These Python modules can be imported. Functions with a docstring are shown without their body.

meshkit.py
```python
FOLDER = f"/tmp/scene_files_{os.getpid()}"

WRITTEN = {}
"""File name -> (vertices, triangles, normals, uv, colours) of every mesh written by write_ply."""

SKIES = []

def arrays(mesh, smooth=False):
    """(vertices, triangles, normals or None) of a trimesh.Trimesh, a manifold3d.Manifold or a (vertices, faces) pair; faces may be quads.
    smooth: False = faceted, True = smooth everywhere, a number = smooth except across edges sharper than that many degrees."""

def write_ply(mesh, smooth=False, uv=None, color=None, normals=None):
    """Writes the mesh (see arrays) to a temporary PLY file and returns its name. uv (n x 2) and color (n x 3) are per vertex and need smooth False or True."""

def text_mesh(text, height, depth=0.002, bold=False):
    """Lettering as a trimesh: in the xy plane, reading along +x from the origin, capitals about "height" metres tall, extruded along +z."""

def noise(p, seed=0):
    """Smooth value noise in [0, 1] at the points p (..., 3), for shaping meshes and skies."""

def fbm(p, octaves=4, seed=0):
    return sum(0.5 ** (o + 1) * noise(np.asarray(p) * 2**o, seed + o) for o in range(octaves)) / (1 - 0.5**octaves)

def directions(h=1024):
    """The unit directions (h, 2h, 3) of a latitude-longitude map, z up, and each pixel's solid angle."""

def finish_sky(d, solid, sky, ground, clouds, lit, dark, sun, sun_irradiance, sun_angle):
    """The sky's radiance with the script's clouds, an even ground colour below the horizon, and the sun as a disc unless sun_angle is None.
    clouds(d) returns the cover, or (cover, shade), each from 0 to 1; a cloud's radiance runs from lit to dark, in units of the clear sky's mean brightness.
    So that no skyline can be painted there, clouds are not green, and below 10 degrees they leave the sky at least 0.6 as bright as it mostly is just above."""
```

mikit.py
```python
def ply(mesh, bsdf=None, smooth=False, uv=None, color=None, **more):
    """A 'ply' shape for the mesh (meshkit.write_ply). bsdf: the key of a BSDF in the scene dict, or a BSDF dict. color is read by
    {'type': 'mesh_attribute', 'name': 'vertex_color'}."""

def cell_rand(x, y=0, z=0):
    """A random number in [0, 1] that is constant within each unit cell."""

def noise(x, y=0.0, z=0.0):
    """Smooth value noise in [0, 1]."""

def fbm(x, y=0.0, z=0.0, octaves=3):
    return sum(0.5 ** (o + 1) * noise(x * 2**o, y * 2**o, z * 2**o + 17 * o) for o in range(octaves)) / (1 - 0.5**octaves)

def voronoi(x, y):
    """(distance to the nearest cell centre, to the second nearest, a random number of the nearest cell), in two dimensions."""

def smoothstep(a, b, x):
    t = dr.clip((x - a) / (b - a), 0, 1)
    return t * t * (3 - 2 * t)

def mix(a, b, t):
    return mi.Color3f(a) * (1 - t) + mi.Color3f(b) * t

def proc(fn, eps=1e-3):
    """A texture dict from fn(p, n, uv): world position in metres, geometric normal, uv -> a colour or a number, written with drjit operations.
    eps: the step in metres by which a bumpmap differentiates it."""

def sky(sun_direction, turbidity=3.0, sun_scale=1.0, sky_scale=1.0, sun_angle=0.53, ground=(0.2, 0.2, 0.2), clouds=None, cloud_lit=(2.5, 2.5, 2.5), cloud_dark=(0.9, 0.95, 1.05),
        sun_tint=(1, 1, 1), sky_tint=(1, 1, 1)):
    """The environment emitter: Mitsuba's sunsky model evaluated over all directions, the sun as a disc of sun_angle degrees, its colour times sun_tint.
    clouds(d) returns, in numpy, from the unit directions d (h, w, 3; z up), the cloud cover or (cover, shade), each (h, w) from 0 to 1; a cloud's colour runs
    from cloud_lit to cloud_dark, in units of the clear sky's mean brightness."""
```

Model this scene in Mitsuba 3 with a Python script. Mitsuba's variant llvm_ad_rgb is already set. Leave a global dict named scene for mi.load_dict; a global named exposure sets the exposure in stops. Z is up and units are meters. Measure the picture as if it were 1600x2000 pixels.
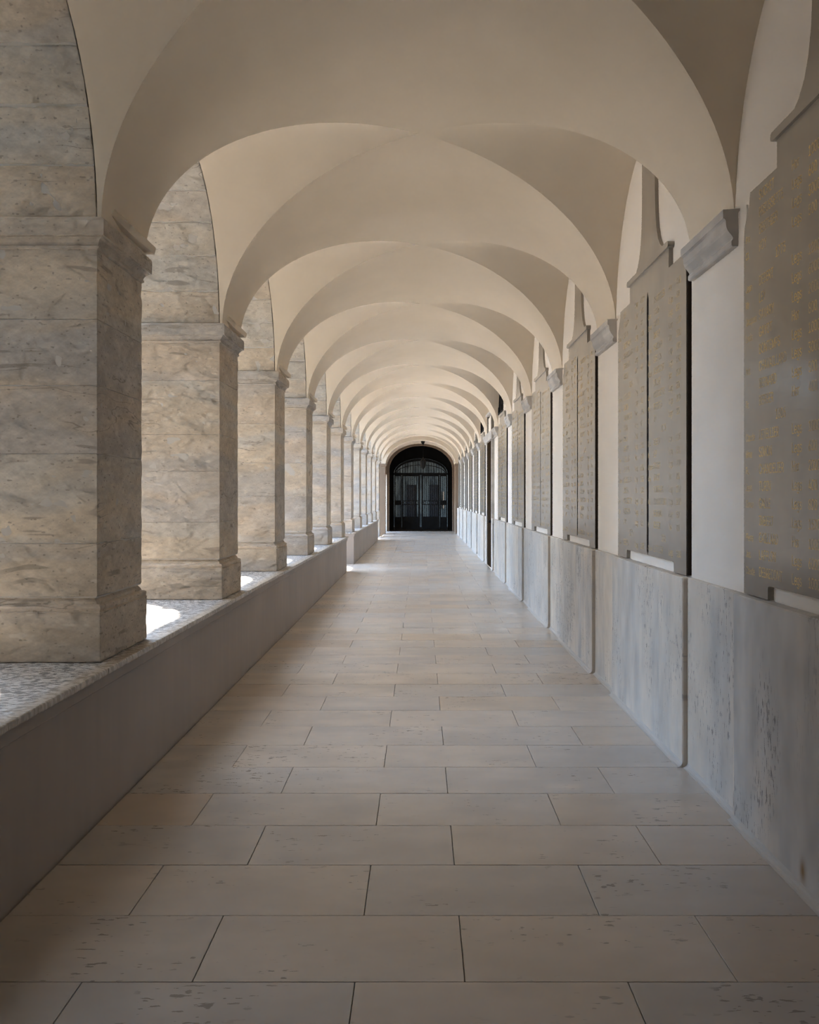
import math, random
import numpy as np, trimesh, shapely
from shapely.geometry import Polygon, Point, box as sbox
from shapely import affinity
import drjit as dr
import mitsuba as mi
import mikit, meshkit
from mikit import noise, fbm, cell_rand, smoothstep, mix

random.seed(7); rng = np.random.default_rng(7)
T = mi.ScalarTransform4f
scene, labels = {}, {}

# ------------------------------------------------------------------ camera, sky, exposure
F_PX, VPX, VPY, EYE = 1980.0, 822.0, 970.0, 1.6
scene['camera'] = {'type': 'perspective', 'fov': 2 * math.degrees(math.atan(800 / F_PX)), 'fov_axis': 'x',
    'principal_point_offset_x': -(VPX - 800) / 1600, 'principal_point_offset_y': -(VPY - 1000) / 2000,
    'near_clip': 0.05, 'far_clip': 400.0,
    'to_world': T().look_at(origin=[0, 0, EYE], target=[0, 1, EYE], up=[0, 0, 1])}
scene['sky'] = mikit.sky([-0.226, 0.27, 0.93], turbidity=3.0, sun_scale=0.55, sky_scale=3.0, ground=(0.3, 0.28, 0.25), sky_tint=(1.10, 0.95, 0.80))
exposure = 4.36

# ------------------------------------------------------------------ measures (metres; x right, y away from the camera, z up)
B, PW, P1, XP, PT = 3.17, 0.832, 5.20, 1.66, 0.80       # bay, pier width, near face of the first pier, corridor face, pier thickness
ZS, R = 3.01, (3.17 - 0.832) / 2                         # springing, arch radius
XL, XR, XW = -1.64, 1.61, 1.613                                     # plaster planes of the vault
XC, A = (XL + XR) / 2, (XR - XL) / 2
XQ, XB, XD = 1.585, 1.545, 1.575                         # plaque face, proud dado face, pier dado face
ZD, ZSILL = 1.122, 0.75
NP = 12                                                  # whole piers in view
YA, YB = 43.24, 46.9                                     # end arch, gate wall
def pier_y(i): return P1 + B * (i - 1)                   # near face of pier i (1 = nearest in view)
def bay_c(i): return pier_y(i) + PW + R                  # centre of the bay beyond pier i
def strip_y(k): return 5.02 + B * k                      # plaster strip k of the right wall: starts here, ends +0.97
def plaque_c(k): return 7.08 + B * k

# ------------------------------------------------------------------ helpers
def put(key, mesh, bsdf, smooth=False, **more):
    k, n = key, 0
    while k in scene:
        n += 1; k = '%s_%03d' % (key, n)
    scene[k] = mikit.ply(mesh, bsdf, smooth=smooth, **more)
    return k
def name(key):
    k, n = key, 0
    while k in labels:
        n += 1; k = '%s_%03d' % (key, n)
    labels[k] = {}
    return k
def tag(k, label=None, cat=None, group=None, kind=None):
    d = labels.setdefault(k, {})
    for a, b in (('label', label), ('category', cat), ('group', group), ('kind', kind)):
        if b: d[a] = b
    return k
ORD = ['zeroth', 'first', 'second', 'third', 'fourth', 'fifth', 'sixth', 'seventh', 'eighth', 'ninth', 'tenth', 'eleventh', 'twelfth', 'thirteenth', 'fourteenth']

def cat(ms): return trimesh.util.concatenate(ms)
def bx(x0, x1, y0, y1, z0, z1):
    m = trimesh.creation.box((x1 - x0, y1 - y0, z1 - z0)); m.apply_translation(((x0 + x1) / 2, (y0 + y1) / 2, (z0 + z1) / 2)); return m
def cbox(x0, x1, y0, y1, z0, z1, c=0.004):
    p = []
    for k in range(3):
        for sx in (0, 1):
            for sy in (0, 1):
                for sz in (0, 1):
                    q = [[x0, x1][sx], [y0, y1][sy], [z0, z1][sz]]
                    for j in range(3):
                        if j != k: q[j] += c * (1 if (sx, sy, sz)[j] == 0 else -1)
                    p.append(q)
    return trimesh.convex.convex_hull(np.array(p))
def ext_x(poly, x0, x1):
    """A polygon in (y, z) pushed along x."""
    ms = []
    for g in getattr(poly, 'geoms', [poly]):
        m = trimesh.creation.extrude_polygon(g, x1 - x0, engine='earcut'); v = m.vertices.copy()
        m.vertices = np.stack([v[:, 2] + x0, v[:, 0], v[:, 1]], 1); ms.append(m)
    return cat(ms)
def ext_y(poly, y0, y1):
    """A polygon in (x, z) pushed along y."""
    ms = []
    for g in getattr(poly, 'geoms', [poly]):
        m = trimesh.creation.extrude_polygon(g, y1 - y0, engine='earcut'); v = m.vertices.copy()
        m.vertices = np.stack([v[:, 0], y1 - v[:, 2], v[:, 1]], 1); ms.append(m)
    return cat(ms)
def axis(lo, hi, r, step):
    n = max(1, int(round((hi - lo - 2 * r) / step)))
    return np.concatenate([[lo, lo + 0.35 * r], np.linspace(lo + r, hi - r, n + 1), [hi - 0.35 * r, hi]])
def rough_box(x0, x1, y0, y1, z0, z1, r=0.012, step=0.06, amp=0.004, seed=0, freq=7.0):
    """A stone block: rounded edges, faces uneven by amp."""
    ax = [axis(x0, x1, r, step), axis(y0, y1, r, step), axis(z0, z1, r, step)]
    V, Fc, base = [], [], 0
    for k in range(3):
        a, b = ax[(k + 1) % 3], ax[(k + 2) % 3]
        A_, B_ = np.meshgrid(a, b, indexing='ij'); na, nb = len(a), len(b)
        i, j = np.meshgrid(np.arange(na - 1), np.arange(nb - 1), indexing='ij'); q = (i * nb + j).ravel()
        quad = np.stack([q, q + nb, q + nb + 1, q + 1], 1)
        for side, val in ((0, ax[k][0]), (1, ax[k][-1])):
            P = np.zeros((na * nb, 3)); P[:, k] = val; P[:, (k + 1) % 3] = A_.ravel(); P[:, (k + 2) % 3] = B_.ravel()
            qq = quad if side else quad[:, ::-1]
            V.append(P); Fc.append(np.vstack([qq[:, [0, 1, 2]], qq[:, [0, 2, 3]]]) + base); base += len(P)
    m = trimesh.Trimesh(np.vstack(V), np.vstack(Fc), process=False); m.merge_vertices(digits_vertex=6)
    v = np.array(m.vertices); lo, hi = np.array([x0, y0, z0]) + r, np.array([x1, y1, z1]) - r
    core = np.clip(v, lo, hi); d = v - core; L = np.linalg.norm(d, axis=1, keepdims=True); n = d / np.maximum(L, 1e-9)
    if amp:
        s = np.array([1, 1, 2.2]); off = (meshkit.fbm(v * freq * s, 3, seed) - 0.55) * 2 * amp
        chip = np.clip(meshkit.fbm(v * 14 + 31, 2, seed + 5) - 0.62, 0, 1) * 6 * amp
        off = off - chip
    else: off = 0
    m.vertices = core + n * (r + np.reshape(off, (-1, 1)) if amp else r)
    return m
def ring_loft(prof, x0, x1, y0, y1):
    """A moulding around a rectangle: prof is a list of (z, offset)."""
    V = []
    for z, o in prof: V += [[x0 - o, y0 - o, z], [x1 + o, y0 - o, z], [x1 + o, y1 + o, z], [x0 - o, y1 + o, z]]
    Fc = []
    for k in range(len(prof) - 1):
        for c in range(4):
            a, b = 4 * k + c, 4 * k + (c + 1) % 4; Fc += [[a, b, b + 4], [a, b + 4, a + 4]]
    n = 4 * (len(prof) - 1); Fc += [[0, 2, 1], [0, 3, 2], [n, n + 1, n + 2], [n, n + 2, n + 3]]
    return trimesh.Trimesh(np.array(V, float), np.array(Fc), process=False)
def grid_mesh(P):
    n, m = P.shape[:2]; i, j = np.meshgrid(np.arange(n - 1), np.arange(m - 1), indexing='ij'); q = (i * m + j).ravel()
    f = np.stack([q, q + m, q + m + 1, q + 1], 1)
    return trimesh.Trimesh(P.reshape(-1, 3), np.vstack([f[:, [0, 1, 2]], f[:, [0, 2, 3]]]), process=False)
def bar(p, q, r, n=8):
    return trimesh.creation.cylinder(radius=r, segment=np.array([p, q], float), sections=n)
def lathe(profile, at, n=20):
    m = trimesh.creation.revolve(np.array(profile, float), sections=n); m.apply_translation(at); return m

# ------------------------------------------------------------------ materials
def mat(key, fn, rough=0.7, spec=0.4, bump=None, bump_scale=0.002, metallic=0.0, **more):
    col = mikit.proc(fn) if callable(fn) else {'type': 'rgb', 'value': list(fn)}
    b = {'type': 'principled', 'base_color': col, 'roughness': mikit.proc(rough) if callable(rough) else rough, 'specular': spec, 'metallic': metallic, **more}
    if bump is not None: b = {'type': 'bumpmap', 'arbitrary': mikit.proc(bump, eps=2e-3), 'scale': bump_scale, 'bsdf': b}
    scene[key] = {'type': 'twosided', 'bsdf': b}
    return key
def plaster(a, b):
    def fn(p, n, uv):
        t = fbm(p.x * 1.3 + 3, p.y * 0.9, p.z * 1.1, 4); s = fbm(p.x * 9, p.y * 9, p.z * 9, 2)
        return mix(a, b, dr.clip(smoothstep(0.25, 0.8, t) * 0.8 + s * 0.2, 0, 1))
    return fn
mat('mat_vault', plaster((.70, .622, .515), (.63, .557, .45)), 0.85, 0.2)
mat('mat_plaster', plaster((.80, .755, .69), (.74, .69, .62)), 0.85, 0.2)
def stone(warm, grey, dark):
    def fn(p, n, uv):
        w = fbm(p.x * 2, p.y * 2, p.z * 2 + 5, 2) * 0.30
        band = fbm(p.x * 0.4 + 2, p.y * 0.4, (p.z + w) * 4.5, 3)
        blot = fbm(p.x * 5, p.y * 5, p.z * 7, 4)
        c = mix(warm, grey, smoothstep(0.42, 0.64, band))
        c = c * (0.74 + 0.50 * blot)
        crack = dr.abs(fbm(p.x * 1.6 + 9, p.y * 1.6, (p.z + w * 0.5) * 8, 4) - 0.5)
        c = mix(c, dark, smoothstep(0.012, 0.002, crack) * smoothstep(0.56, 0.70, fbm(p.x * 2.5, p.y * 2.5, p.z * 5 + 40, 2)) * 0.6)
        fine = fbm(p.x * 26 + 3, p.y * 26, p.z * 40, 3); grit = fbm(p.x * 90, p.y * 90, p.z * 110, 2)
        c = c * (0.74 + 0.34 * fine + 0.18 * grit)
        ledge = fbm(p.x * 3.5, p.y * 3.5, p.z * 22 + w * 14, 3)
        c = mix(c, dark, smoothstep(0.66, 0.74, ledge) * smoothstep(0.45, 0.6, fbm(p.x * 4, p.y * 4, p.z * 3 + 11, 2)) * 0.5)
        c = mix(c, (.62, .58, .51), smoothstep(0.68, 0.78, fbm(p.x * 12 + 5, p.y * 12, p.z * 18, 3)) * 0.45)
        pit = fbm(p.x * 44, p.y * 44, p.z * 60, 2)
        return mix(c, dark, smoothstep(0.72, 0.82, pit) * 0.55)
    return fn
def stone_bump(p, n, uv):
    return fbm(p.x * 22, p.y * 22, p.z * 34, 4) + 0.7 * smoothstep(0.35, 0.6, fbm(p.x * 6, p.y * 6, p.z * 9, 2))
STONES = [mat('mat_stone_a', stone((.53, .455, .37), (.46, .43, .395), (.20, .17, .14)), 0.85, 0.25, stone_bump, 0.02),
          mat('mat_stone_b', stone((.51, .445, .365), (.44, .415, .385), (.18, .16, .13)), 0.85, 0.25, stone_bump, 0.02),
          mat('mat_stone_c', stone((.55, .48, .39), (.49, .46, .415), (.22, .18, .15)), 0.85, 0.25, stone_bump, 0.02)]
mat('mat_arch_stone', stone((.53, .49, .425), (.47, .455, .42), (.19, .17, .15)), 0.85, 0.25, stone_bump, 0.02)
mat('mat_joint', (.30, .27, .23), 0.95, 0.1)
def sill_fn(p, n, uv):
    s = fbm(p.x * 45, p.y * 70, p.z * 20, 3); b = fbm(p.x * 4, p.y * 3, 1, 3)
    c = mix((.20, .205, .21), (.60, .60, .60), smoothstep(0.3, 0.7, s)) * (0.8 + 0.4 * b)
    return mix(c, (.40, .33, .24), smoothstep(-1.66, -1.57, p.x) * 0.6)
mat('mat_sill', sill_fn, 0.34, 0.6, lambda p, n, uv: fbm(p.x * 34, p.y * 55, 2, 3), 0.012)
def parapet_fn(p, n, uv):
    t = fbm(p.x * 2, p.y * 1.2, p.z * 1.5, 4); s = fbm(p.y * 14, p.z * 2.5, 7, 3)
    return mix((.37, .325, .29), (.30, .27, .245), dr.clip(t * 1.2 - 0.1 + (s - 0.5) * 0.5, 0, 1))
mat('mat_parapet', parapet_fn, 0.8, 0.3, lambda p, n, uv: fbm(p.x * 15, p.y * 15, p.z * 15, 4), 0.003)
mat('mat_band', parapet_fn, 0.8, 0.3)
TL, TD, TY = 0.90, 0.5306, 3.342
def tile_fn(p, n, uv):
    row = dr.floor((p.y - TY) / TD); odd = (row + 1) - 2 * dr.floor((row + 1) / 2)
    colx = dr.floor((p.x + 0.217 - odd * 0.363) / TL)
    h = cell_rand(row, colx, 1); h2 = cell_rand(row, colx, 2)
    cloud = fbm(p.x * 3 + h * 40, p.y * 5, h2 * 30, 4)
    c = mix((.435, .405, .37), (.485, .43, .37), smoothstep(0.3, 0.7, h * 0.5 + cloud * 0.5))
    c = mix(c, (.46, .375, .285), smoothstep(0.80, 0.95, h2) * 0.6)
    c = c * (0.88 + 0.24 * cloud)
    pit = fbm(p.x * 24, p.y * 60, 3 + h * 9, 3); zone = fbm(p.x * 3.5, p.y * 4, 20 + h * 9, 2)
    return mix(c, (.17, .15, .13), smoothstep(0.68, 0.74, pit) * smoothstep(0.45, 0.65, zone) * 0.7)
def tile_rough(p, n, uv): return 0.20 + 0.16 * fbm(p.x * 2.5, p.y * 2.5, 4, 3)
mat('mat_tile', tile_fn, tile_rough, 0.5)
mat('mat_grout', (.32, .295, .265), 0.9, 0.2)
def dado_fn(p, n, uv):
    i = dr.floor((p.y - 5.0) / (B / 2)); h = cell_rand(i, 3, 1)
    cloud = fbm(p.y * 1.8 + h * 30, p.z * 1.3, h * 9, 4); streak = fbm(p.y * 11 + h * 7, p.z * 1.1, 3, 3)
    c = mix((.60, .54, .465), (.47, .455, .43), smoothstep(0.3, 0.7, cloud * 0.75 + streak * 0.25 + (h - 0.5) * 0.15))
    pit = fbm(p.y * 95, p.z * 24, 5 + h * 9, 3); zone = fbm(p.y * 3.5, p.z * 2.0, 12 + h * 5, 2)
    c = mix(c, (.15, .14, .14), smoothstep(0.62, 0.72, pit) * smoothstep(0.45, 0.65, zone) * 0.75)
    c = c * (0.80 + 0.40 * fbm(p.y * 7, p.z * 4.5, 31 + h * 9, 3))
    rust = dr.exp(-dr.square((p.y - 4.10) / 0.028) - dr.square((p.z - 0.085) / 0.045))
    return mix(c, (.24, .13, .03), rust * 0.9)
mat('mat_dado', dado_fn, 0.75, 0.3, lambda p, n, uv: fbm(p.y * 40, p.z * 12, p.x * 20, 3), 0.004)
mat('mat_dado_reveal', (.30, .285, .265), 0.85, 0.2)
mat('mat_mortar', (.50, .48, .45), 0.9, 0.2, lambda p, n, uv: fbm(p.x * 40, p.y * 40, p.z * 40, 3), 0.006)
def plaque_fn(p, n, uv):
    t = fbm(p.y * 2.2, p.z * 1.6, 5, 4); s = fbm(p.y * 9, p.z * 3, 8, 3)
    return mix((.30, .27, .225), (.245, .225, .195), dr.clip(smoothstep(.3, .7, t) * .7 + (s - .4) * .6, 0, 1))
mat('mat_plaque', plaque_fn, lambda p, n, uv: 0.10 + 0.14 * fbm(p.y * 3, p.z * 3, 2, 3), 0.55)
mat('mat_plaque_old', lambda p, n, uv: plaque_fn(p, n, uv) * 0.62, 0.5, 0.4)
def gold_fn(a, b):
    return lambda p, n, uv: mix(a, b, smoothstep(.35, .65, fbm(p.y * 7, p.z * 9, 4, 3)))
mat('mat_gold', gold_fn((.66, .48, .18), (.50, .38, .19)), 0.45, 0.5)
mat('mat_gold_faded', gold_fn((.50, .38, .19), (.36, .30, .20)), 0.5, 0.4)
mat('mat_corbel', lambda p, n, uv: mix((.54, .52, .49), (.42, .41, .395), smoothstep(.35, .65, fbm(p.x * 5, p.y * 4, p.z * 6, 3))), 0.7, 0.3)
mat('mat_iron', (.014, .014, .014), 0.75, 0.15)
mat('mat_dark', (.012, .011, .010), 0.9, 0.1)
mat('mat_edge_shade', (.030, .024, .018), 0.9, 0.1)  # black used as painted shade along the tablet edges
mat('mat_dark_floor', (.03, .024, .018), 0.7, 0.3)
scene['mat_wood'] = {'type': 'twosided', 'bsdf': {'type': 'diffuse', 'reflectance': mikit.proc(lambda p, n, uv: mix((.045, .030, .017), (.028, .018, .011), fbm(p.y * 30, p.z * 2, 1, 3)))}}
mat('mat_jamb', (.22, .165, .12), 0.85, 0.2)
mat('mat_court', lambda p, n, uv: mix((.33, .305, .27), (.27, .25, .225), fbm(p.x * 2, p.y * 2, 1, 4)), 0.9, 0.2)
mat('mat_facade', lambda p, n, uv: mix((.50, .45, .37), (.45, .405, .34), fbm(p.y * 1, p.z * 1, 1, 3)), 0.9, 0.2)
mat('mat_roof', (.36, .19, .12), 0.9, 0.2)
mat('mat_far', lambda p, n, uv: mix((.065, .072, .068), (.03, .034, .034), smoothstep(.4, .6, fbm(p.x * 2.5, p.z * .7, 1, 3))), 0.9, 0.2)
mat('mat_glass', (.02, .02, .022), 0.15, 0.5)

# ------------------------------------------------------------------ the setting
YBACK = -1.3
# floor: screed with a tile for every flagstone
put('floor', cat([bx(-1.60, 1.57, YBACK, YB, -0.12, -0.010), bx(-2.47, -1.60, 21.85, 24.05, -0.12, -0.010), bx(-2.47, -1.60, 37.8, 40.0, -0.12, -0.010), bx(-3.2, -1.6, 44.0, 46.8, -0.12, -0.010)]), 'mat_grout')
tag('floor', 'pale limestone flagstone floor running down the gallery to the gate', 'floor', kind='structure')
XF0, XF1 = -1.582, 1.562
far = []
for row in range(-15, 83):
    y0 = TY + TD * row; odd = (row + 1) % 2
    if y0 > YB - 0.1: break
    xs = [XF0] + [x for x in (-0.217 + odd * 0.363 + TL * k for k in range(-4, 5)) if XF0 + 0.03 < x < XF1 - 0.03] + [XF1]
    for a, b in zip(xs[:-1], xs[1:]):
        m = cbox(a + .0017, b - .0017, y0 + .0017, min(y0 + TD, YB) - .0017, -0.03, float(rng.uniform(-.0006, .0006)), 0.0012)
        if row < 62: put('floor__tile', m, 'mat_tile')
        else: far.append(m)
put('floor__far_tiles', cat(far), 'mat_tile'); tag('floor__far_tiles', 'distant flagstones too small to tell apart', kind='stuff')
for (a, b) in ((21.86, 24.04), (37.81, 39.99), (44.01, 46.79)):
    put('floor__threshold', cbox(-2.46, -1.584, a, b, -0.03, 0.0, .003), 'mat_tile')

# vault: groined bays, every web its own smooth patch
webs = []
th = np.linspace(0, math.pi, 61); cth, sth = np.cos(th), np.sin(th)
s = np.linspace(0, 1, 9)[None, :]
first_bay, last_bay = -1, NP
for i in range(first_bay, last_bay + 1):
    yc = bay_c(i)
    for side, xw in ((-1, -XP), (1, XW)):                      # the two lunette webs
        x1 = (XC + side * A * np.abs(cth))[:, None]; x0 = np.full_like(x1, xw)
        y = (yc - R * cth)[:, None] + 0 * s; z = (ZS + R * sth)[:, None] + 0 * s
        webs.append(grid_mesh(np.stack([x0 + (x1 - x0) * s, y, z], -1)))
for i in range(first_bay - 1, last_bay + 1):                      # the hourglass strips of the long barrel
    y0 = bay_c(i) + R * np.abs(cth) if i >= first_bay else np.maximum(np.full(61, YBACK), YBACK)
    y1 = bay_c(i + 1) - R * np.abs(cth) if i < last_bay else np.full(61, YA)
    x = (XC - A * cth)[:, None] + 0 * s; z = (ZS + R * sth)[:, None] + 0 * s
    webs.append(grid_mesh(np.stack([x, y0[:, None] + (y1 - y0)[:, None] * s, z], -1)))
v = []
put('ceiling', cat(webs), 'mat_vault', smooth=True)
tag('ceiling', 'cream plastered groin vault over the gallery', 'ceiling', kind='structure')
put('roof_slab', cat([bx(-2.6, 5.0, YBACK - .3, 60, 4.45, 4.9), bx(-2.47, 5.2, YBACK - .4, 60, 5.35, 5.6)]), 'mat_roof'); tag('roof_slab', 'roof over the vaulted gallery', 'roof', kind='structure')

# arcade wall above the piers
HW = 0.40
wl = sbox(YBACK, ZS + 0.02, YA + .5, 5.6)
for i in range(first_bay, last_bay + 1):
    c = bay_c(i); wl = wl.difference(Point(c, ZS).buffer(R + HW - 0.004, 48)).difference(sbox(c - R - HW + .004, 2.5, c + R + HW - .004, ZS))
put('wall_left', ext_x(wl, -XP - PT, -XP - 0.004), 'mat_arch_stone')
tag('wall_left', 'stone arcade wall above the arches on the courtyard side', 'wall', kind='structure')

# right wall, with the doorway and two lunette windows cut out
DY0, DY1, DZ = 22.30, 23.80, 2.86
LUN = {4: plaque_c(4) + 0.62, 6: plaque_c(6) + 0.42}
def lunette(c): return sbox(c - .62, 3.28, c + .62, 4.2).intersection(Point(c, 3.30).buffer(0.66, 24))
wr = sbox(YBACK, -0.1, YA, 4.4).difference(sbox(DY0, -0.2, DY1, DZ))
for k, c in LUN.items(): wr = wr.difference(lunette(c))
put('wall_right', ext_x(wr, XW, XW + 0.55), 'mat_plaster')
tag('wall_right', 'cream plastered side wall carrying the tablets', 'wall', kind='structure')
put('wall_back', bx(-3.2, 2.2, YBACK - .3, YBACK, -0.1, 4.5), 'mat_wood'); tag('wall_back', 'added dark wall behind the viewer, unseen, keeping the foreground dim', 'wall', kind='structure')  # unseen wall, placed close and coloured dark to cut light in the foreground

for k in range(-2, 12):
    a = max(strip_y(k), YBACK); put('wall_right__pilaster_strip', cbox(1.604, XW + .002, a - .03, min(strip_y(k) + .985, YA), ZD - .01, ZS + .03, .004), 'mat_plaster')
# dado slabs
def dado(y0, y1, xf, rough_edge=True):
    m = cbox(xf, XW + .002, y0, y1, 0.0, ZD, .006)
    put('wall_right__dado_panel', m, 'mat_dado')
def fillet(y0, y1, xf, r=0.03):
    n = 5; a = np.linspace(0, math.pi / 2, n)
    poly = Polygon([(xf, 0.0), (xf - r, 0.0)] + [(xf - r + r * math.sin(t), r * (1 - math.cos(t)) + .002) for t in a] )
    return ext_y(poly.buffer(0), y0, y1)
fil = []
for k in range(-2, 12):
    s0 = strip_y(k); s1 = s0 + 0.967
    s0 = max(s0, YBACK)
    dado(s0 + .002, s1 - .001, XD); fil.append(fillet(s0, s1, XD, .026))
    e = strip_y(k + 1) if k < 11 else YA - .05
    if k == 5:
        for a, b in ((s1, DY0 - .105), (DY1 + .105, e)):
            if b > a: dado(a, b, XB); fil.append(fillet(a, b, XB))
        continue
    dado(s1, e, XB); fil.append(fillet(s1, e, XB))
put('baseboard_right', cat(fil), 'mat_mortar'); tag('baseboard_right', 'rough mortar fillet along the foot of the right wall', 'baseboard', kind='structure')

# ------------------------------------------------------------------ parapets with their sills
def parapet(y0, y1, label):
    k = name('parapet'); tag(k, label, 'parapet')
    put(k + '__body', bx(-2.45, -1.594, y0, y1, -0.11, 0.713), 'mat_parapet')
    put(k + '__band', cbox(-1.60, -1.575, y0, y1 + .01, 0.650, 0.713, .006), 'mat_band'); tag(k + '__band', 'dark moulded strip under the sill')
    y = y0; step = B / 2; n = 0
    while y < y1 - .3:
        e = min(y1 + .015, y + B)
        put(k + '__sill', rough_box(-2.52, -1.551, y + .0015, e - .0015, .713, ZSILL, r=.010, step=.05 if y < 12 else .2, amp=.0022, seed=n, freq=12), 'mat_sill', smooth=50)
        y = e; n += 1
    return k
parapet(YBACK, 21.80, 'long low parapet wall with rough stone sill, running back from the left foreground')
parapet(24.10, 37.75, 'shorter low parapet wall with a stone sill, beyond the bright gap in the arcade')

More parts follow.
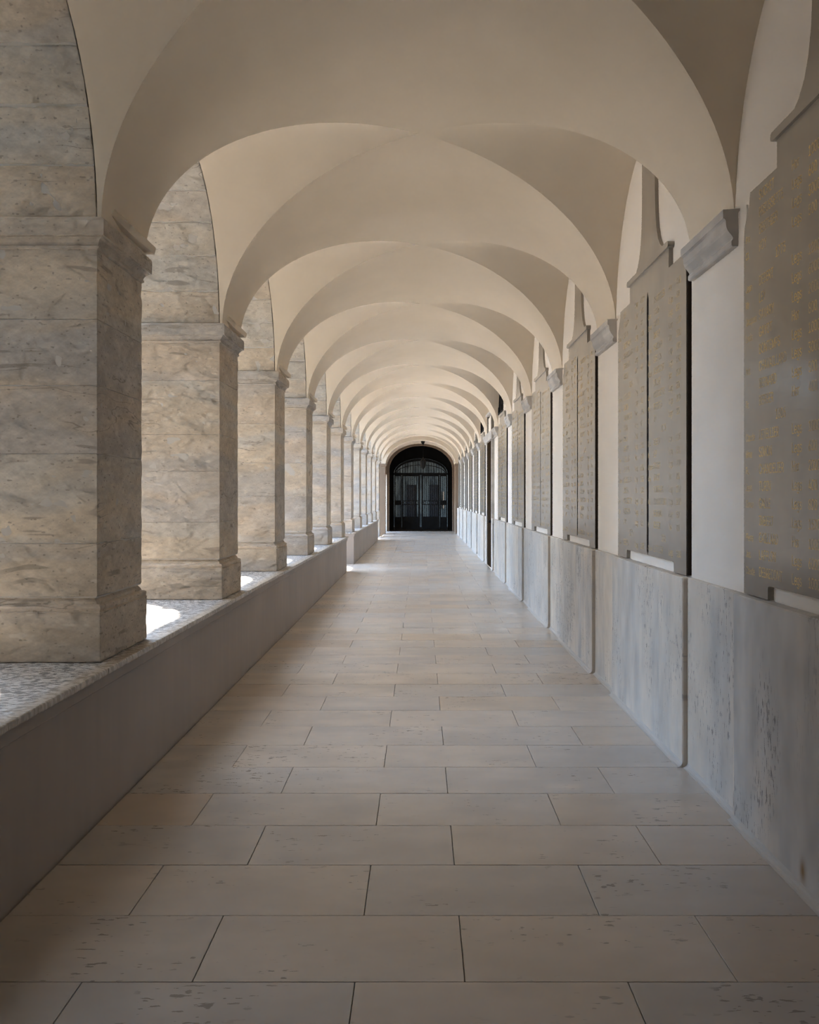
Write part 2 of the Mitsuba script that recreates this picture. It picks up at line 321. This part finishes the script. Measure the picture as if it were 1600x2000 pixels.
# ------------------------------------------------------------------ piers
IMPOST = [(2.868, 0.0), (2.874, .010), (2.884, .012), (2.887, .004), (2.902, .010), (2.918, .022), (2.926, .034), (2.929, .034), (2.931, .047), (3.006, .049), (3.018, .045), (3.028, .030)]
BASE = [(1.008, .030), (1.012, .018), (1.028, .022), (1.038, .020), (1.044, .010), (1.047, -.002), (1.060, -.006), (1.072, -.018), (1.086, -.020), (1.094, -.022)]
P1J = [1.36, 1.82, 2.17, 2.51]
for i in range(-1, NP + 1):
    y0 = pier_y(i); y1 = y0 + PW; rr = random.Random(100 + i)
    if i < 1: lab = 'stone pier beside the viewer, nearest to the back wall' if i < 0 else 'stone pier beside the viewer, just outside the left edge'
    else:
        extra = {1: 'nearest stone pier at the left edge, cut by the frame, deep in shade', 2: 'second stone pier from the left edge, fully lit on its near face', 6: 'sixth stone pier, last one before the bright gap in the parapet',
                 7: 'seventh stone pier, standing just beyond the bright gap in the parapet', 11: 'eleventh stone pier, on the far end of the second parapet', 12: 'last and most distant stone pier, beside the end arch'}
        lab = extra.get(i, '%s stone pier from the camera in the left arcade' % ORD[i])
    k = name('stone_pier'); tag(k, lab, 'pier', 'piers of the left arcade')
    st = {1: .028, 2: .032, 3: .05}.get(i, .11 if 0 < i < 7 else .4)
    if i == 12: put(k + '__pedestal', cbox(-XP - PT - .02, -XP + .03, y0 - .03, y1 + .03, 0.0, ZSILL, .006), STONES[1])
    put(k + '__plinth', rough_box(-XP - PT - .025, -XP + .025, y0 - .025, y1 + .025, ZSILL + .001, 1.012, r=.010, step=st, amp=.004, seed=i * 7 + 1), STONES[1], smooth=50)
    put(k + '__base_moulding', ring_loft(BASE, -XP - PT, -XP, y0, y1), STONES[0])
    put(k + '__mortar_core', bx(-XP - PT + .005, -XP - .005, y0 + .005, y1 - .005, 1.08, 2.9), 'mat_mortar')
    js = P1J if i == 1 else []
    if not js:
        z = 1.09
        while True:
            z += rr.uniform(.26, .52)
            if z > 2.65: break
            js.append(z)
    zs = [1.086] + js + [2.875]
    for n, (a, b) in enumerate(zip(zs[:-1], zs[1:])):
        put(k + '__block', rough_box(-XP - PT, -XP, y0, y1, a + .0008, b - .0008, r=.0035, step=st, amp=.0055, seed=i * 31 + n), STONES[(n + i) % 3], smooth=50)
    put(k + '__impost', ring_loft(IMPOST, -XP - PT, -XP, y0, y1), STONES[1])
    tag(k + '__impost', 'moulded impost block')
    sp = np.array([(-XP + .022, y0 + .16, 3.09), (-XP + .072, y0 + .34, 3.09), (-XP + .075, y1 + .04, 3.088), (-XP + .066, y1 + .036, 3.048), (-XP + .060, y0 + .36, 3.050), (-XP - .06, y0 + .16, 3.09), (-XP - .06, y1 + .04, 3.088), (-XP - .06, y1 + .036, 3.048), (-XP - .06, y0 + .30, 3.05), (-XP + .03, y0 + .20, 3.13), (-XP + .03, y1 + .010, 3.125), (-XP - .06, y1 + .010, 3.125), (-XP - .06, y0 + .20, 3.13)])
    put(k + '__springer', trimesh.convex.convex_hull(sp), 'mat_vault')
    tag(k + '__springer', 'plaster springer block')

# arches of voussoirs
NV = 13
for i in range(-1, NP + 1):
    c = bay_c(i)
    lab = {-1: 'rough stone arch behind the viewer', 0: 'rough stone arch rising out of the top left corner above the nearest pier'}.get(i, 'stone arch between the %s and %s piers from the camera' % (ORD[i], ORD[i + 1]) if i < NP else 'stone arch between the last pier and the end wall')
    k = name('arcade_arch'); tag(k, lab, 'arch', 'stone arches of the left arcade')
    st = {0: .03, 1: .035, 2: .06}.get(i, .14 if 0 < i < 7 else .5)
    ta = np.linspace(.02, math.pi - .02, 41)
    put(k + '__mortar', grid_mesh(np.stack([np.stack([np.full(41, x), c + (R + .008) * np.cos(ta), ZS + (R + .008) * np.sin(ta)], -1) for x in (-XP - PT + .01, -XP - .008)], 1)), 'mat_mortar', smooth=True)
    for n in range(NV):
        a0, a1 = max(.0165, math.pi * n / NV), min(math.pi - .0165, math.pi * (n + 1) / NV); L = R * (a1 - a0)
        m = rough_box(-XP - PT, -XP - .002, .003, L - .003, 0.0, HW, r=.011, step=min(st, .07 if i < 8 else .15), amp=.007 if i < 8 else 0, seed=i * 17 + n)
        v = np.array(m.vertices); ang = a0 + v[:, 1] / R; rad = R + v[:, 2]
        m.vertices = np.stack([v[:, 0], c + rad * np.cos(ang), ZS + rad * np.sin(ang)], 1); m.invert() if m.volume < 0 else None
        put(k + '__voussoir', m, 'mat_arch_stone' if n % 3 else STONES[2], smooth=50)

# ------------------------------------------------------------------ corbels on the right wall
prof = [(0, 2.865), (.036, 2.865), (.042, 2.872), (.042, 2.893), (.037, 2.899), (.034, 2.906), (.040, 2.918), (.050, 2.930), (.061, 2.944), (.068, 2.960), (.070, 2.978), (.071, 2.998), (.078, 3.004), (.085, 3.006), (.085, 3.050), (.0, 3.056)]
for k in range(-1, 12):
    y0 = strip_y(k) + .10
    m = ext_y(Polygon([(XR + .002 - o if o else XR + .01, z) for o, z in prof]), y0, y0 + .835)
    kk = name('wall_corbel')
    lab = 'grey moulded corbel under the vault, %s from the camera on the right wall' % ORD[max(1, k + 1)] if k >= 0 else ('grey moulded corbel on the right wall beside the viewer' if k == -1 else 'grey moulded corbel on the right wall behind the viewer')
    if k == 0: lab = 'large grey moulded corbel at the upper right, nearest on the right wall'
    put(kk, m, 'mat_corbel'); tag(kk, lab, 'corbel', 'corbels on the right wall')

# ------------------------------------------------------------------ memorial tablets
def rounded_slot(u0, u1, z0, z1): return sbox(u0, z0 - .05, u1, z1).buffer(-.02).buffer(.02, 6).union(sbox(u0, z0 - .05, u1, z1 - .03))
def slab_poly(c, near=True, slit=True):
    pts = [(1.06, 1.128), (1.06, 2.86), (1.05, 2.91), (1.02, 2.96), (.985, 3.0), (.965, 3.063), (.60, 3.063), (.60, 3.19)]
    pts = pts + [(-u, z) for u, z in pts[::-1]]
    pts = [(u if u > -1.03 else -1.03, z) for u, z in pts]
    p = Polygon(pts).difference(rounded_slot(-.73, .72, 1.128, 1.192))
    if slit: p = p.difference(Polygon([(-.028, 1.22), (0, 1.193), (.028, 1.22), (.028, 2.98), (0, 3.032), (-.028, 2.98)]))
    return affinity.translate(p, c, 0)
def crown_poly(c):
    h = [(.48, 3.225), (.455, 3.232), (.41, 3.245), (.35, 3.275), (.29, 3.33), (.245, 3.41), (.215, 3.52), (.20, 3.68), (.20, 3.98), (.12, 4.04)]
    return affinity.translate(Polygon(h + [(-u, z) for u, z in h[::-1]]), c, 0)
def bar_poly(c):
    return affinity.translate(sbox(-.64, 3.188, .64, 3.228).buffer(-.018).buffer(.018, 6), c, 0)
SUR = ['SUCHET', 'PREUSSETTE', 'BERTHIER', 'ROY', '1775', 'DEBERT', 'LEY', 'SAVARY', 'GAYOT', 'BONTEMPS', 'CHAVAILLARD', 'BERNARD', 'BERGER', '1806', 'LETELLIER', 'SIMON', 'CHANDELIER', 'TURIN', 'GALLE', 'IMBERT', 'GAILLARD', 'LAFFLON', 'DEBRECONT']
FIR = ['', 'Jos.', 'Pre', 'Cl.', '', 'Jean', 'Mr', 'Jacques', 'Louis', '', 'Ant.', '', 'Fr.', '', 'Claude', 'Mme', 'Fr.', 'Jean', 'Simon', '', 'Pierre', 'Jos.', 'Claude']
AMT = ['1000', '600', '3000', '500', '', '1200', '6000', '2000', '800', '1000', '3000', '500', '400', '', '1000', '600', '2000', '400', '800', '1500', '1000', '6000', '1000']
def words(lines):
    ms = []
    for text, u, z, h in lines:
        m = meshkit.text_mesh(text, h, depth=0.0012); v = np.array(m.vertices)
        m.vertices = np.stack([XQ + .0006 - v[:, 2], u - v[:, 0] * 0.80, z + v[:, 1]], 1); ms.append(m)
    return cat(ms)
def rows(halves, shift):
    out = []
    n = len(SUR)
    for hf in halves:
        o = 0.0 if hf == 0 else -1.02
        for r_ in range(n):
            z = 3.0 - .0801 * (r_ + .15); q = (r_ + shift + 9 * hf) % n if (shift or hf) else r_
            if r_ < 1 and hf == 1: continue
            if FIR[q] and r_ > 1: out.append((FIR[q], 1.03 + o - (.02 if hf else 0), z, .036))
            w = SUR[q]; out.append((w, (.62 if w[0] == '1' else .84) + o, z, .046))
            if AMT[q]: out += [('Legs' if q % 4 else 'Hor', .42 + o, z, .046), (AMT[q], .235 + o, z, .044)]
    return [w for w in out if w[1] - .03 * len(w[0]) > -1.0]
TEXT = {-1: words(rows((0, 1), 0)), 0: words(rows((0, 1), 6))}
TEXT_PLY = {}
QLAB = {-2: 'grey brown memorial tablet on the right wall beside the viewer', -1: 'grey brown memorial tablet with gilt names at the right edge, nearest and largest',
        0: 'second grey memorial tablet from the right edge, between the two nearest corbels', 1: 'third grey memorial tablet from the right edge, before the third corbel', 2: 'fourth grey memorial tablet from the right edge',
        3: 'fifth grey memorial tablet from the right edge, split by a dark slit', 4: 'grey memorial tablet under the nearer iron lunette window', 6: 'grey memorial tablet under the farther iron lunette window, beyond the doorway',
        7: 'dark inscribed memorial tablet, second beyond the doorway', 8: 'third memorial tablet beyond the doorway', 9: 'fourth memorial tablet beyond the doorway', 10: 'fifth memorial tablet beyond the doorway, near the end arch', 11: 'last dark memorial tablet beside the end arch'}
for k in range(-2, 12):
    if k == 5: continue
    c = plaque_c(k); q = name('memorial_tablet'); tag(q, QLAB[k], 'tablet', 'memorial tablets along the right wall')
    mt = 'mat_plaque' if k < 7 else ('mat_plaque_old' if k in (7, 11, 9) else 'mat_plaque')
    p = slab_poly(c, slit=k < 7)
    if k == 11: p = p.intersection(sbox(0, 0, YA - .3, 9))
    put(q + '__slab', ext_x(p, XQ, XW + .002), mt)
    if k < 7: put(q + '__slit_shade', ext_x(affinity.translate(sbox(-.03, 1.2, .03, 3.04), c, 0).intersection(affinity.translate(Polygon([(-.027, 1.22), (0, 1.195), (.027, 1.22), (.027, 2.98), (0, 3.03), (-.027, 2.98)]), c, 0)), XQ + .004, XW), 'mat_dark'); tag(q + '__slit_shade', 'black strip standing in for the shade in the slit')  # black fill paints the shade inside the slit
    put(q + '__edge_shade', bx(XQ + .004, XW + .001, c - 1.046, c - 1.031, 1.13, 2.99), 'mat_edge_shade'); tag(q + '__edge_shade', 'black strip standing in for shade on the near edge')  # black strip paints the shaded side of the slab
    put(q + '__moulding', ext_x(bar_poly(c).intersection(sbox(-9, 0, YA - .1, 9)), XQ - .016, XW + .002), mt); tag(q + '__moulding', 'projecting bar across the top')
    if k not in LUN:
        put(q + '__crown', ext_x(crown_poly(c), XQ + .004, XW + .002), mt); tag(q + '__crown', 'curved neck above the bar')
    if k < 9:
        src = -1 if k < 0 else 0
        if k in (-1, 0): put(q + '__lettering', TEXT[k], 'mat_gold' if k < 0 else 'mat_gold_faded'); TEXT_PLY[k] = q + '__lettering'
        elif k > 0:
            m = TEXT[0].copy(); scene[q + '__lettering'] = {**scene[TEXT_PLY[0]], 'to_world': T().translate([0, B * k, 0])}
            m = None
        if q + '__lettering' in scene: tag(q + '__lettering', 'rows of gilt lettering', kind='stuff')
        if k in (-1, 0) and k == 0:
            pass
# the texts are written for the tablet centred on y = 0: move them to their tablets
for k in (-1, 0): scene[TEXT_PLY[k]]['to_world'] = T().translate([0, plaque_c(k), 0])
for k in range(1, 9):
    if k == 5: continue
    for q in labels:
        if q.endswith('__lettering') and labels.get(q.split('__')[0], {}).get('label') == QLAB[k]: scene[q]['to_world'] = T().translate([0, plaque_c(k), 0])

# ------------------------------------------------------------------ doorway in the right wall
d = name('door_1'); tag(d, 'dark wooden door in the right wall between the two lunette windows', 'door', kind='structure')
for n in range(5):
    w = (DY1 - DY0 - .04) / 5; put(d + '__board', cbox(1.562, 1.61, DY0 + .02 + n * w + .002, DY0 + .02 + (n + 1) * w - .002, 0.01, DZ - .01, .006), 'mat_wood')
for a, b in ((DY0 - .10, DY0 + .018), (DY1 - .018, DY1 + .10)): put(d + '__jamb', cbox(XB, XW + .003, a, b, 0, DZ, .006), 'mat_corbel')
put(d + '__handle', trimesh.creation.icosphere(2, .035).apply_translation([1.53, DY0 + .15, 1.05]), 'mat_iron')
q = name('door_lintel'); tag(q, 'grey stone lintel above the doorway carrying a white tablet', 'lintel')
put(q + '__slab', cbox(XW - .088, XW + .003, DY0 - .35, DY1 + .17, DZ, 3.056, .008), 'mat_corbel')
put(q + '__panel', cbox(XW - .03, XW + .003, DY0 + .12, DY1 - .12, 3.058, 3.42, .006), 'mat_plaster'); tag(q + '__panel', 'white tablet')
for a in (DY0 + .02, DY1 - .12): put(q + '__bracket', cbox(XW - .06, XW + .003, a, a + .098, 3.058, 3.46, .006), 'mat_plaque_old')
put(q + '__cornice', cbox(XW - .085, XW + .003, DY0 - .04, DY1 + .06, 3.462, 3.52, .01), 'mat_corbel')
# iron lunettes
for n, (k, c) in enumerate(LUN.items()):
    g = name('iron_lunette'); tag(g, ['nearer dark arched iron grille high on the right wall, before the doorway', 'farther dark arched iron grille high on the right wall, beyond the doorway'][n], 'window grille', 'arched iron grilles above the tablets')
    lp = lunette(c)
    put(g + '__frame', ext_x(lp.buffer(-.001).difference(lp.buffer(-.035)), XW - .012, XW + .06), 'mat_iron')
    put(g + '__pane', ext_x(lp.buffer(-.02), XW + .14, XW + .15), 'mat_glass')
    inner = lp.buffer(-.02)
    for a in np.linspace(-.45, .45, 7):
        hit = inner.intersection(shapely.LineString([(c + a, 3), (c + a, 5)]))
        z0, z1 = hit.bounds[1], hit.bounds[3]; put(g + '__bar', bar([XW + .02, c + a, z0], [XW + .02, c + a, z1], .011, 6), 'mat_iron')
    for r_ in (.22, .42):
        ring = Point(c, 3.30).buffer(r_ + .012, 20).difference(Point(c, 3.30).buffer(r_ - .012, 20)).intersection(inner)
        put(g + '__arc', ext_x(ring, XW + .008, XW + .032), 'mat_iron')

# ------------------------------------------------------------------ the far end: arch, side light, gate
def arch_hole(h, zs, zc, x=0.0):
    t = np.linspace(0, math.pi, 41)
    return Polygon([(x + h * math.cos(a), zs + (zc - zs) * math.sin(a)) for a in t] + [(x - h, -.2), (x + h, -.2)])
put('wall_front', ext_y(sbox(-2.4, 2.93, 2.2, 4.45).difference(arch_hole(1.50, 2.93, 4.02, -.01)), YA, YA + .5), 'mat_vault')
tag('wall_front', 'cross wall with the arch at the far end of the gallery', 'wall', kind='structure')
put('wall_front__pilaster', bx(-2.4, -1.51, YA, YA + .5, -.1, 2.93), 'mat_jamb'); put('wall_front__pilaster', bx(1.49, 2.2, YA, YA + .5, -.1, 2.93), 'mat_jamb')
for sx in (-1, 1):
    a = arch_x = -.01 + sx * 1.50
    m = ring_loft([(z - .02, o * .9) for z, o in IMPOST], min(a, a + sx * .34), max(a, a + sx * .34), YA + .01, YA + .49)
    kk = name('end_impost'); put(kk, m, 'mat_jamb'); tag(kk, 'brown moulded impost of the end arch on the %s' % ('left' if sx < 0 else 'right'), 'impost')
t = np.linspace(0, math.pi, 41)
tun = grid_mesh(np.stack([np.stack([-.01 - 1.56 * np.cos(t), np.full(41, y), 2.93 + 1.12 * np.sin(t)], -1) for y in (YA + .5, YB)], 1))
put('ceiling_001', tun, 'mat_vault', smooth=True); tag('ceiling_001', 'short barrel vault between the end arch and the gate', 'ceiling', kind='structure')
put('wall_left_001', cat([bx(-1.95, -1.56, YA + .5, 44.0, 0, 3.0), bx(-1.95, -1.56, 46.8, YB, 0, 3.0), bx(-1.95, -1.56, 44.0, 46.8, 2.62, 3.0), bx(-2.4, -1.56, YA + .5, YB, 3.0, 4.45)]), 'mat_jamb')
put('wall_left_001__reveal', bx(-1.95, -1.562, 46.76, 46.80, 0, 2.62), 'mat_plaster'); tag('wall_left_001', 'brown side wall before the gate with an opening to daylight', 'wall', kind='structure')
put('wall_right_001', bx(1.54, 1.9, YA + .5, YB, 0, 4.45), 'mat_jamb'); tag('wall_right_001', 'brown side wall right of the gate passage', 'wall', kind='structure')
put('wall_front_001', ext_y(sbox(-2.6, -.1, 2.6, 4.45).difference(arch_hole(1.46, 2.85, 3.96)), YB, YB + .35), 'mat_jamb')
tag('wall_front_001', 'wall around the dark gate arch', 'wall', kind='structure')
YG = 48.6
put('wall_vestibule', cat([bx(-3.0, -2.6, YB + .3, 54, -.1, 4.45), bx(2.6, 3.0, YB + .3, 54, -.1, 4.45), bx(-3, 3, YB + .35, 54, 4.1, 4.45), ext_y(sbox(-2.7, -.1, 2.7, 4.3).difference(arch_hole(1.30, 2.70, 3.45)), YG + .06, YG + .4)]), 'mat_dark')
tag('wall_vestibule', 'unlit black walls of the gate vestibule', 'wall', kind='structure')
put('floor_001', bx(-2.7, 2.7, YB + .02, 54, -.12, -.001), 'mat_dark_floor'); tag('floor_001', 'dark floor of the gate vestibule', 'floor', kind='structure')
g = name('iron_gate'); tag(g, 'black wrought iron double gate with a barred fanlight in the dark end arch', 'gate')
zf, zr0, zr1, zp = 2.68, 1.20, 1.42, .62
for sx in (-1, 1):
    leaf = g + '__leaf' + ('' if sx < 0 else '_001')
    x0, x1 = sorted((sx * .045, sx * .90))
    fr = sbox(x0, .03, x1, zf - .04).difference(sbox(x0 + .06, zr1, x1 - .07, zf - .10)).difference(sbox(x0 + .06, zp + .02, x1 - .07, zr0))
    fr = fr.difference(sbox(x0 + .06, zr0 + .035, x1 - .07, zr1 - .035))
    put(leaf, ext_y(fr, YG - .03, YG + .03), 'mat_iron')
    for xx in np.linspace(x0 + .06, x1 - .07, 9)[1:-1]:
        put(leaf + '__bar', bar([xx, YG, zr1 - .01], [xx, YG, zf - .09], .012, 6), 'mat_iron')
        put(leaf + '__bar', bar([xx, YG, zp], [xx, YG, zr0 + .01], .012, 6), 'mat_iron')
    for n, xx in enumerate(np.linspace(x0 + .06 + .08, x1 - .07 - .08, 4)):
        tor = trimesh.creation.torus(.062, .011, 16, 6); tor.apply_transform(trimesh.transformations.rotation_matrix(math.pi / 2, [1, 0, 0])); tor.apply_translation([xx, YG, (zr0 + zr1) / 2]); put(leaf + '__scroll', tor, 'mat_iron')
    put(leaf + '__handle', bar([sx * .08, YG - .07, 1.0], [sx * .08, YG - .07, 1.25], .015, 8), 'mat_iron')
    side = g + '__side_panel' + ('' if sx < 0 else '_001')
    a, b = sorted((sx * .92, sx * 1.26)); sp = sbox(a, .03, b, zf - .04).difference(sbox(a + .05, zr1, b - .05, zf - .1)).difference(sbox(a + .05, zp, b - .05, zr0))
    put(side, ext_y(sp, YG - .025, YG + .025), 'mat_iron')
    for xx in (a + .05 + (b - a - .1) * f for f in (.33, .66)):
        put(side + '__bar', bar([xx, YG, zr1 - .01], [xx, YG, zf - .09], .011, 6), 'mat_iron'); put(side + '__bar', bar([xx, YG, zp - .01], [xx, YG, zr0 + .01], .011, 6), 'mat_iron')
put(g + '__transom', cbox(-1.30, 1.30, YG - .05, YG + .05, zf - .04, zf + .06, .008), 'mat_iron')
fan_o = arch_hole(1.26, 2.72, 3.42).intersection(sbox(-2, zf + .05, 2, 5)); fan_i = arch_hole(1.20, 2.70, 3.30).intersection(sbox(-2, zf + .06, 2, 5))
put(g + '__fan_frame', ext_y(fan_o.difference(fan_i), YG - .04, YG + .04), 'mat_iron')
for xx in np.linspace(-1.12, 1.12, 19):
    z1 = 2.70 + .60 * math.sqrt(max(0, 1 - (xx / 1.2) ** 2)); put(g + '__fan_bar', bar([xx, YG, zf + .05], [xx, YG, z1], .011, 6), 'mat_iron')
for sc in (.72,):
    o_ = arch_hole(1.2, 2.70, 2.70 + .6 * sc).intersection(sbox(-2, zf + .06, 2, 5)); i_ = arch_hole(1.18, 2.67, 2.67 + .6 * sc).intersection(sbox(-2, 0, 2, 5)); put(g + '__fan_arc', ext_y(o_.difference(i_), YG - .012, YG + .012), 'mat_iron')
# what one sees through the gate: a shaded street front
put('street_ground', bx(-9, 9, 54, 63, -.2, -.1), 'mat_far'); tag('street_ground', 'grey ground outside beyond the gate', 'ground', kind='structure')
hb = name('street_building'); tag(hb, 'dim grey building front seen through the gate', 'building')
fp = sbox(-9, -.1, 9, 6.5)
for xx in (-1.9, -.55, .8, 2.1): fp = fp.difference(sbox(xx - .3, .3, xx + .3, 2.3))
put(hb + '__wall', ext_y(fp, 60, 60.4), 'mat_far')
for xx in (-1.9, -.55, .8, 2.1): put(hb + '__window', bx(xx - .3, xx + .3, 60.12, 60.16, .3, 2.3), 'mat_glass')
put(hb + '__door_post', bx(1.28, 1.39, 59.9, 60, .9, 1.9), 'mat_jamb'); tag(hb + '__door_post', 'pale post')
# ceiling lantern
l = name('pendant_lantern'); tag(l, 'small dark lantern on a chain hanging from the vault before the gate', 'lantern')
put(l + '__rose', lathe([[0, 0], [.03, .0], [.05, .05], [.085, .11], [.095, .15], [0, .15]], [.10, 44.6, 3.885]), 'mat_iron')
put(l + '__chain', bar([.10, 44.6, 3.30], [.10, 44.6, 3.90], .008, 6), 'mat_iron')
put(l + '__cage', lathe([[0, 0], [.03, .01], [.09, .10], [.13, .36], [.14, .37], [.05, .47], [.02, .52], [0, .52]], [.10, 44.6, 2.80], 6), 'mat_iron')

# ------------------------------------------------------------------ the courtyard and an added wing that dims the near bays
put('courtyard_ground', bx(-60, -2.46, -20, 80, -.2, -.06), 'mat_court'); tag('courtyard_ground', 'pale gravel courtyard outside the arcade', 'ground', kind='structure')
put('courtyard_facade', cat([bx(-27, -26, -20, 60, -.1, 7.5), bx(-28, -2.6, 56, 57, -.1, 7.5)]), 'mat_facade'); tag('courtyard_facade', 'sunlit cream facades across the courtyard', 'building', kind='structure')
put('added_wing', cat([bx(-26, -XP - PT - .1, -12, 2.7, -.1, 14.0), bx(-26, -4.9, 2.7, 6.7, -.1, 14.0)]), 'mat_facade'); tag('added_wing', 'added unseen building mass at the near corner, cutting light to the near bays', 'building', kind='structure')  # unseen blocks, added and sized to hold sky light off the near bays

# trees of the courtyard, mirrored in the polished tablets
mat('mat_leaf', lambda p, n, uv: mix((.07, .10, .035), (.035, .055, .02), fbm(p.x * 3, p.y * 3, p.z * 3, 3)), 0.8, 0.2)
mat('mat_bark', (.12, .09, .065), 0.9, 0.1)
for n, (tx, ty, r_) in enumerate(((-7.0, 11.4, 2.3), (-8.2, 18.0, 2.3))):
    t_ = name('courtyard_tree'); tag(t_, ['nearer leafy tree in the courtyard outside the arcade', 'farther leafy tree in the courtyard outside the arcade'][n], 'tree')
    put(t_ + '__trunk', lathe([[0, -.1], [.24, -.1], [.17, .6], [.14, 2.6], [.06, 5.0], [0, 5.0]], [tx, ty, 0], 12), 'mat_bark')
    rg = np.random.default_rng(50 + n); N = 9000
    d_ = rg.normal(size=(N, 3)); d_ /= np.linalg.norm(d_, axis=1, keepdims=True)
    rad = r_ * rg.uniform(.35, 1, N) ** .5 * (.65 + .6 * meshkit.fbm(d_ * 2.2 + 7 * n, 3, n))
    c_ = np.array([tx, ty, 2.2 + r_]) + d_ * rad[:, None] * np.array([1, 1, .95])
    a_ = rg.normal(size=(N, 3)); a_ /= np.linalg.norm(a_, axis=1, keepdims=True); b_ = np.cross(a_, rg.normal(size=(N, 3))); b_ /= np.linalg.norm(b_, axis=1, keepdims=True)
    q_ = np.stack([c_ - a_ * .16, c_ + b_ * .09, c_ + a_ * .16, c_ - b_ * .09], 1).reshape(-1, 3); i_ = np.arange(N)[:, None] * 4
    put(t_ + '__foliage', trimesh.Trimesh(q_, np.vstack([i_ + [0, 1, 2], i_ + [0, 2, 3]]), process=False), 'mat_leaf'); tag(t_ + '__foliage', 'mass of small green leaves', kind='stuff')
